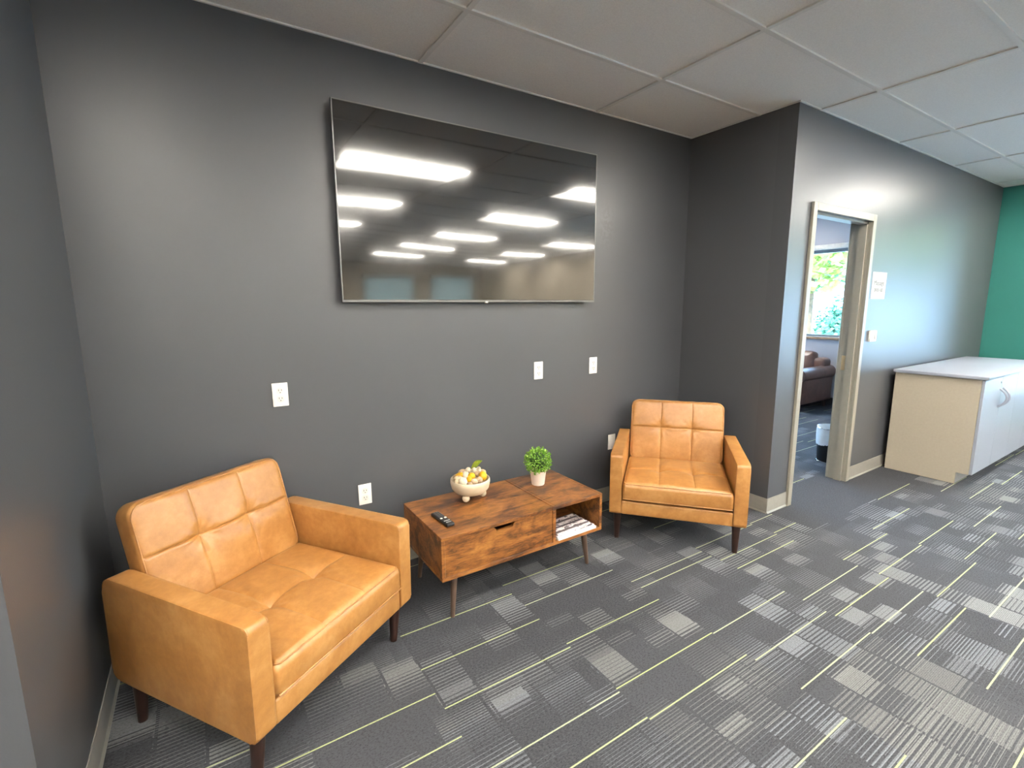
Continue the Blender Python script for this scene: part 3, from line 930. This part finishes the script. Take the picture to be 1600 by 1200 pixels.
# ================================================================== sockets and plates
def outlet(label, x, z, blank=False):
    t = thing('wall_outlet', label, 'wall outlet', (x, 0, z), 0, 'wall outlets on the grey wall')
    bm = NB(); box(bm, -.035, .035, -.0065, -.0005, -.057, .057, .0022, 2)
    obj('cover_plate', bm, M_white, t)
    for s in (-1, 1):
        bm = NB(); n = 24
        pts = [(max(-.0165, min(.0165, .019 * math.cos(2*math.pi*k/n))), s * .0195 + .0172 * math.sin(2*math.pi*k/n)) for k in range(n)]
        q = []
        for p in pts:
            if not q or (abs(p[0]-q[-1][0]) + abs(p[1]-q[-1][1])) > 1e-6: q.append(p)
        prism(bm, q, -.0082, -.006)
        rc = obj('receptacle', bm, plain('socket_face', (0.70, 0.68, 0.62), .4), t)
        bm = NB()
        for xx_, hh in ((-.0065, .0045), (.0065, .0038)): box(bm, xx_ - .0014, xx_ + .0014, -.0086, -.008, s * .0195 + .003 - hh, s * .0195 + .003 + hh)
        frustum(bm, (0, -.0080, s * .0195 - .0085), (0, -.0086, s * .0195 - .0085), .0026, .0026, 10)
        obj('slots', bm, M_slot, rc)
    return t
outlet('white wall outlet at mid height above the left armchair', -2.956, 1.043)
outlet('white wall outlet low on the wall between left armchair and coffee table', -2.579, .453)
outlet('white wall outlet under the television, nearer the plant', -1.419, 1.043)
outlet('white wall outlet at mid height, furthest right beside the return wall', -.944, 1.043)
t = thing('wall_plate', 'blank white wall plate half hidden by the right armchair arm', 'wall plate', (-.744, 0, .455))
bm = NB(); box(bm, -.035, .035, -.0065, -.0005, -.057, .057, .0022, 2); obj('cover_plate', bm, M_white, t)
bm = NB()
bm.free()
for s in (-.042, .042):
    bm = NB(); frustum(bm, (0, -.0062, s), (0, -.0074, s), .003, .0026, 10)
    obj('screw', bm, M_silver, t)

# sign by the door
M_ink = plain('grey_ink', (0.06, 0.062, 0.065), .6)
t = thing('paper_sign', 'white paper sign with grey lettering on the wall right of the door', 'sign', (1.404, YD, 1.605))
bm = NB(); box(bm, -.128, .128, -.0018, -.0006, -.106, .106)
obj('sheet', bm, plain('sign_paper', (0.46, 0.47, 0.47), .7, .2, var=.02), t, flat=True)
obj_text('lettering', 'Massage', .056, M_ink, t, (0, -.0020, .020), (R(90), 0, 0))
obj_text('lettering', 'pop-up', .056, M_ink, t, (0, -.0020, -.030), (R(90), 0, 0))
bm = NB()
tube(bm, [(-.045 + .09 * k / 20, -.0022, .080 - .009 * math.sin(math.pi * k / 20) + .002 * math.sin(k * 1.9)) for k in range(21)], .0016, 5)
obj('logo_line', bm, plain('pale_grey_ink', (0.30, 0.31, 0.31), .6), t)
# wall control
t = thing('wall_control', 'white wall control box with rocker just right of the door', 'wall control', (1.368, YD, 1.200))
bm = NB(); box(bm, -.055, .055, -.020, -.0005, -.045, .045, .005, 2); obj('housing', bm, M_white, t)
bm = NB(); box(bm, .006, .040, -.026, -.019, -.026, .026, .004, 2); obj('rocker', bm, plain('soft_white_rocker', (.7, .69, .66), .35), t)

# ================================================================== cabinet on the door wall
M_lam = plain('cream_laminate', (0.36, 0.32, 0.255), 0.45, 0.4, var=.03, sc=60)
M_lam_w = plain('white_laminate_sky_tint', (0.26, 0.285, 0.335), 0.38, 0.5, var=.02, sc=60)  # white laminate with the blue of the skylight mixed into its colour
CX0, CX1, CYF, CYB = 1.822, 3.640, -1.418, -.838
def cabinet():
    t = thing('cabinet', 'low cream laminate cabinet with double doors against the door wall', 'cabinet', (CX0, CYF, 0))
    L_ = CX1 - CX0; D_ = CYB - CYF
    bm = NB()
    side = [(.020, .100), (.020, .872), (D_, .872), (D_, .004), (.098, .004), (.098, .100)]
    prism(bm, side, 0, .019, 'x'); prism(bm, side, L_ - .019, L_, 'x'); prism(bm, side, L_/2 - .0095, L_/2 + .0095, 'x')
    box(bm, .019, L_ - .019, .021, D_, .100, .119); box(bm, .019, L_ - .019, D_ - .008, D_, .119, .872); box(bm, .019, L_ - .019, .021, .10, .853, .872)
    box(bm, .019, L_ - .019, .021, D_, .47, .489)
    obj('carcass', bm, M_lam, t, flat=True)
    bm = NB(); box(bm, .019, L_ - .019, .100, .112, .002, .100)
    obj('toe_kick', bm, plain('grey_toe_kick', (0.34, 0.34, 0.34), .5), t, flat=True)
    w = L_ / 4
    for k in range(4):
        bm = NB(); box(bm, k * w + .0015, (k + 1) * w - .0015, 0.0, .019, .102, .866, .0015, 1)
        d = obj('door', bm, M_lam_w, t)
        hx = (k + 1) * w - .040 if k % 2 == 0 else k * w + .040
        bm = NB()
        pts = [(hx, .001 - .050 * math.sin(math.pi * q / 20) ** .75, .765 - .152 * q / 20) for q in range(21)]
        tube(bm, pts, .0085, 10)
        obj('handle', bm, M_lam_w, d)
        if k % 2 == 0:
            bm = NB(); frustum(bm, (hx + .012, .0, .818), (hx + .012, -.005, .818), .009, .009, 16); obj('lock', bm, M_silver, d)
cabinet()
bm = NB(); box(bm, CX0 - .022, CX1 + .02, -1.440, -.826, .8725, .898, .003, 2)
tag(obj('countertop', bm, M_lam_w), 'pale laminate top slab resting on the low cabinet', 'countertop')

# ================================================================== side room: waste bin and sofa
def bin_():
    t = thing('waste_bin', 'round wire waste bin with a white liner just inside the doorway', 'waste bin', (1.582, -.495, 0))
    r0, r1, h = .108, .124, .335
    bm = NB(); lathe(bm, [(0, .003), (r0, .003), (r0 + .002, .02), (r1, h), (r1 - .003, h), (r0 - .002, .022), (0, .010)], 48)
    tm = T('black_wire_mesh'); x, y, z = tm.xyz(tm.pos('Object'))
    tm.set((0.02, 0.02, 0.022), .4, .6, .5)
    obj('body', bm, tm.m, t, angle=60)
    bm = NB(); lathe(bm, [(r0 + .001, 0.001), (r0 + .005, .004), (r0 + .006, .022), (r0 + .002, .024)], 48)
    obj('base_ring', bm, M_chrome, t)
    bm = NB()
    tube(bm, [((r1 + .002) * math.cos(2*math.pi*k/40), (r1 + .002) * math.sin(2*math.pi*k/40), h) for k in range(40)], .005, 8, True)
    obj('rim', bm, M_chrome, t)
    n = 64; bm = NB(); rn = random.Random(3); rings = []
    drop = [(.135 + .03 * math.sin(2*math.pi*k/n*1 - .6) + .09 * max(0, math.cos(2*math.pi*k/n + 1.05)) ** 2 + rn.uniform(-.006, .006)) for k in range(n)]
    for (off, fz) in ((-.012, None), (-.004, 'in'), (.003, 'top'), (.0065, .15), (.0075, .5), (.007, .8), (.006, 1.0)):
        ring = []
        for k in range(n):
            a = 2 * math.pi * k / n
            if fz is None: rr, zz = r1 - .02, h - .09
            elif fz == 'in': rr, zz = r1 - .006, h + .001
            elif fz == 'top': rr, zz = r1 + .0045, h + .006
            else:
                zz = h - drop[k] * fz; rr = r0 + (r1 - r0) * zz / h + off + .0022 * math.sin(9 * a + 3 * fz)
            ring.append(bm.verts.new((rr * math.cos(a), rr * math.sin(a), zz)))
        rings.append(ring)
    for A, B in zip(rings, rings[1:]):
        for k in range(n): bm.faces.new((A[k], A[(k+1) % n], B[(k+1) % n], B[k]))
    obj('liner', bm, plain('white_bin_liner', (.74, .76, .76), .45, .4, var=.06, sc=25), t, angle=80)
bin_()

def sofa():
    y0, y1, xf, xb = .72, 2.66, 3.50, 4.36
    t = thing('sofa', 'brown leather rolled-arm sofa under the window in the side room', 'sofa', (xb, (y0 + y1) / 2, 0))
    oy = (y0 + y1) / 2; dx = lambda x: x - xb; dy = lambda y: y - oy
    bm = NB(); box(bm, dx(xf + .03), dx(xb - .06), dy(y0 + .06), dy(y1 - .06), .11, .33, .02, 3)
    obj('base', bm, M_brown, t, angle=50)
    bm = NB(); box(bm, dx(xb - .26), dx(xb - .03), dy(y0 + .055), dy(y1 - .055), .12, .70, .05, 4)
    obj('backrest', bm, M_brown, t, angle=60)
    for a, b, s in ((y0, y0 + .17, 1), (y1 - .17, y1, -1)):
        ys = dy(a if s > 0 else b)
        bm = NB(); box(bm, dx(xf), dx(xb - .01), min(ys + s * .03, ys + s * .17), max(ys + s * .03, ys + s * .17), .10, .50, .02, 3)
        frustum(bm, (dx(xf - .01), ys + s * .085, .505), (dx(xb - .02), ys + s * .085, .505), .092, .092, 28)
        obj('arm', bm, M_brown, t, angle=50)
    n = 3; w = (y1 - y0 - .36) / n
    for k in range(n):
        c0 = dy(y0 + .18) + w * k
        bm = cushion(.60, w - .006, .15, .04, .04, lambda x, y: .02 * (1 - (x/.3)**2), Matrix.Translation((dx(xf + .30), c0 + w / 2, .47)), seam=False)
        obj('seat_cushion', bm, M_brown, t, angle=60)
        mx = Matrix.Translation((dx(xb - .30), c0 + w / 2, .63)) @ Matrix.Rotation(R(-78), 4, 'Y')
        bm = cushion(.36, w - .006, .17, .06, .06, lambda x, y: .03 * (1 - (x/.18)**2), mx, seam=False)
        obj('back_cushion', bm, M_brown, t, angle=60)
    for x in (xf + .06, xb - .1):
        for y in (y0 + .08, y1 - .08):
            bm = NB(); frustum(bm, (dx(x), dy(y), .11), (dx(x), dy(y), 0), .03, .022, 14); obj('leg', bm, M_leg, t)
sofa()

def mat_blind():
    t = T('pale_blind')
    d = t.n.new('ShaderNodeBsdfDiffuse'); d.inputs[0].default_value = (.74, .78, .76, 1)
    tl = t.n.new('ShaderNodeBsdfTranslucent'); tl.inputs[0].default_value = (.78, .74, .62, 1)
    mx = t.n.new('ShaderNodeMixShader'); mx.inputs[0].default_value = 0.55
    t.put(mx.inputs[1], d.outputs[0]); t.put(mx.inputs[2], tl.outputs[0]); t.put(t.out.inputs[0], mx.outputs[0])
    return t.m
M_blind = mat_blind()
# ================================================================== far wall windows and blinds (seen in the screen)
for k, (a, b) in enumerate(SWIN):
    bm = NB()
    for q in ((a, a + .05, .85, 2.35), (b - .05, b, .85, 2.35), (a, b, .85, .90), (a, b, 2.30, 2.35)): box(bm, q[0], q[1], YS - .08, YS - .02, q[2], q[3])
    w = struct('window_%d' % (k + 3), bm, M_alu)
    bm = NB(); box(bm, a + .03, b - .03, YS - .052, YS - .047, .88, 2.32); obj('pane', bm, M_glass, w, flat=True)
    bm = NB(); box(bm, a - .03, b + .03, YS + .012, YS + .016, .82, 2.33); box(bm, a - .03, b + .03, YS + .002, YS + .06, 2.33, 2.40)
    o = tag(obj('roller_blind', bm, M_blind), 'pale roller blind on the far wall, %s in the screen reflection' % ['leftmost', 'second from left', 'third from left', 'rightmost'][k], 'blind', 'blinds on the far wall')

# ================================================================== outdoors, east side
M_lawn = plain('pale_paving', (0.50, 0.50, 0.49), 0.8, 0.2, var=.08, sc=.6)
struct('ground', arr((EX, 70, -45, 45, -.30, -.15)), M_lawn)
M_leafs = [mat_leaf('sunlit_foliage', [(0.35, (0.16, 0.26, 0.04)), (0.5, (0.34, 0.44, 0.08)), (0.68, (0.58, 0.62, 0.20))], 1.1),
           mat_leaf('green_foliage', [(0.35, (0.05, 0.16, 0.05)), (0.55, (0.13, 0.30, 0.10)), (0.7, (0.24, 0.42, 0.16))], 1.3),
           mat_leaf('hedge_foliage', [(0.35, (0.03, 0.12, 0.07)), (0.55, (0.08, 0.24, 0.14)), (0.7, (0.16, 0.34, 0.20))], 2.0)]
M_bark = plain('bark', (0.16, 0.11, 0.07), 0.85, 0.2, var=.3, sc=8, bump=.4)
def leaves(bm, c, rx, rz, n, size, rn):
    for k in range(n):
        d = Vector((rn.gauss(0, 1), rn.gauss(0, 1), rn.gauss(0, 1))).normalized()
        rad = rn.uniform(.55, 1.0) * (1 + .16 * math.sin(5 * d.x + 3 * d.z) + .12 * math.sin(7 * d.y))
        p = Vector(c) + Vector((d.x * rx * rad, d.y * rx * rad, d.z * rz * rad))
        s = (d + Vector((rn.uniform(-1, 1), rn.uniform(-1, 1), rn.uniform(-1, 1)))).normalized()
        a = s.cross(Vector((.3, .2, 1))).normalized(); b = s.cross(a)
        q = size * rn.uniform(.6, 1.3)
        bm.faces.new([bm.verts.new(p + a * q * u + b * q * .6 * v) for u, v in ((-1, 0), (0, -1), (1, 0), (0, 1))])
def tree(label, x, y, h, r, mat, n, size, seed, zc=.62):
    t = thing('tree', label, 'tree', (x, y, -.15), 0, 'trees outside the windows')
    rn = random.Random(seed)
    bm = NB(); frustum(bm, (0, 0, 0), (0, 0, h * .6), .22, .12, 12)
    for k in range(4):
        a = k * 1.7; frustum(bm, (0, 0, h * .38), (r * .5 * math.cos(a), r * .5 * math.sin(a), h * .62), .09, .04, 8)
    obj('trunk', bm, M_bark, t)
    bm = NB(); leaves(bm, (0, 0, h * zc), r, h * .40, n, size, rn)
    obj('foliage', bm, mat, t, flat=True)
tree('sunlit yellow-green tree seen through the side room window', 19.5, 8.6, 9.5, 4.4, M_leafs[0], 5200, .22, 1, .60)
tree('deep green tree behind the yellow-green tree outside the window', 32.0, 15.0, 12.0, 5.5, M_leafs[1], 4200, .34, 2, .58)
tree('tree outside the wide east window, reflected in the door wall', 16.0, -3.2, 7.0, 4.2, M_leafs[0], 3200, .30, 3, .60)
tree('second tree outside the wide east window, further south', 18.0, -13.5, 7.0, 4.0, M_leafs[0], 3200, .30, 4, .60)
t = thing('shrub', 'rounded dark green shrub outside the side room window', 'shrub', (14.3, 4.75, -.15))
bm = NB(); leaves(bm, (0, 0, .72), 1.00, 1.05, 3600, .075, random.Random(8)); obj('foliage', bm, M_leafs[2], t, flat=True)
bm = NB(); frustum(bm, (0, 0, 0), (0, 0, .5), .08, .05, 10); obj('trunk', bm, M_bark, t)
t = thing('utility_box', 'grey-blue utility box on the paving outside the window', 'utility box', (16.0, 6.10, -.15))
bm = NB(); box(bm, -.25, .25, -.16, .16, .55, .88, .02, 2); obj('housing', bm, plain('slate_blue_paint', (.20, .25, .36), .5), t)
bm = NB(); box(bm, -.18, .18, -.11, .11, 0, .55); obj('pedestal', bm, plain('pale_concrete', (.5, .52, .55), .8), t, flat=True)
bm = NB(); box(bm, -.08, .08, -9, 9, 0, .14, .02, 1)
tag(obj('curb', bm, plain('grey_curb', (.36, .37, .40), .8), None, (20.5, 9.0, -.15)), 'long grey curb on the paving outside the window', 'curb')
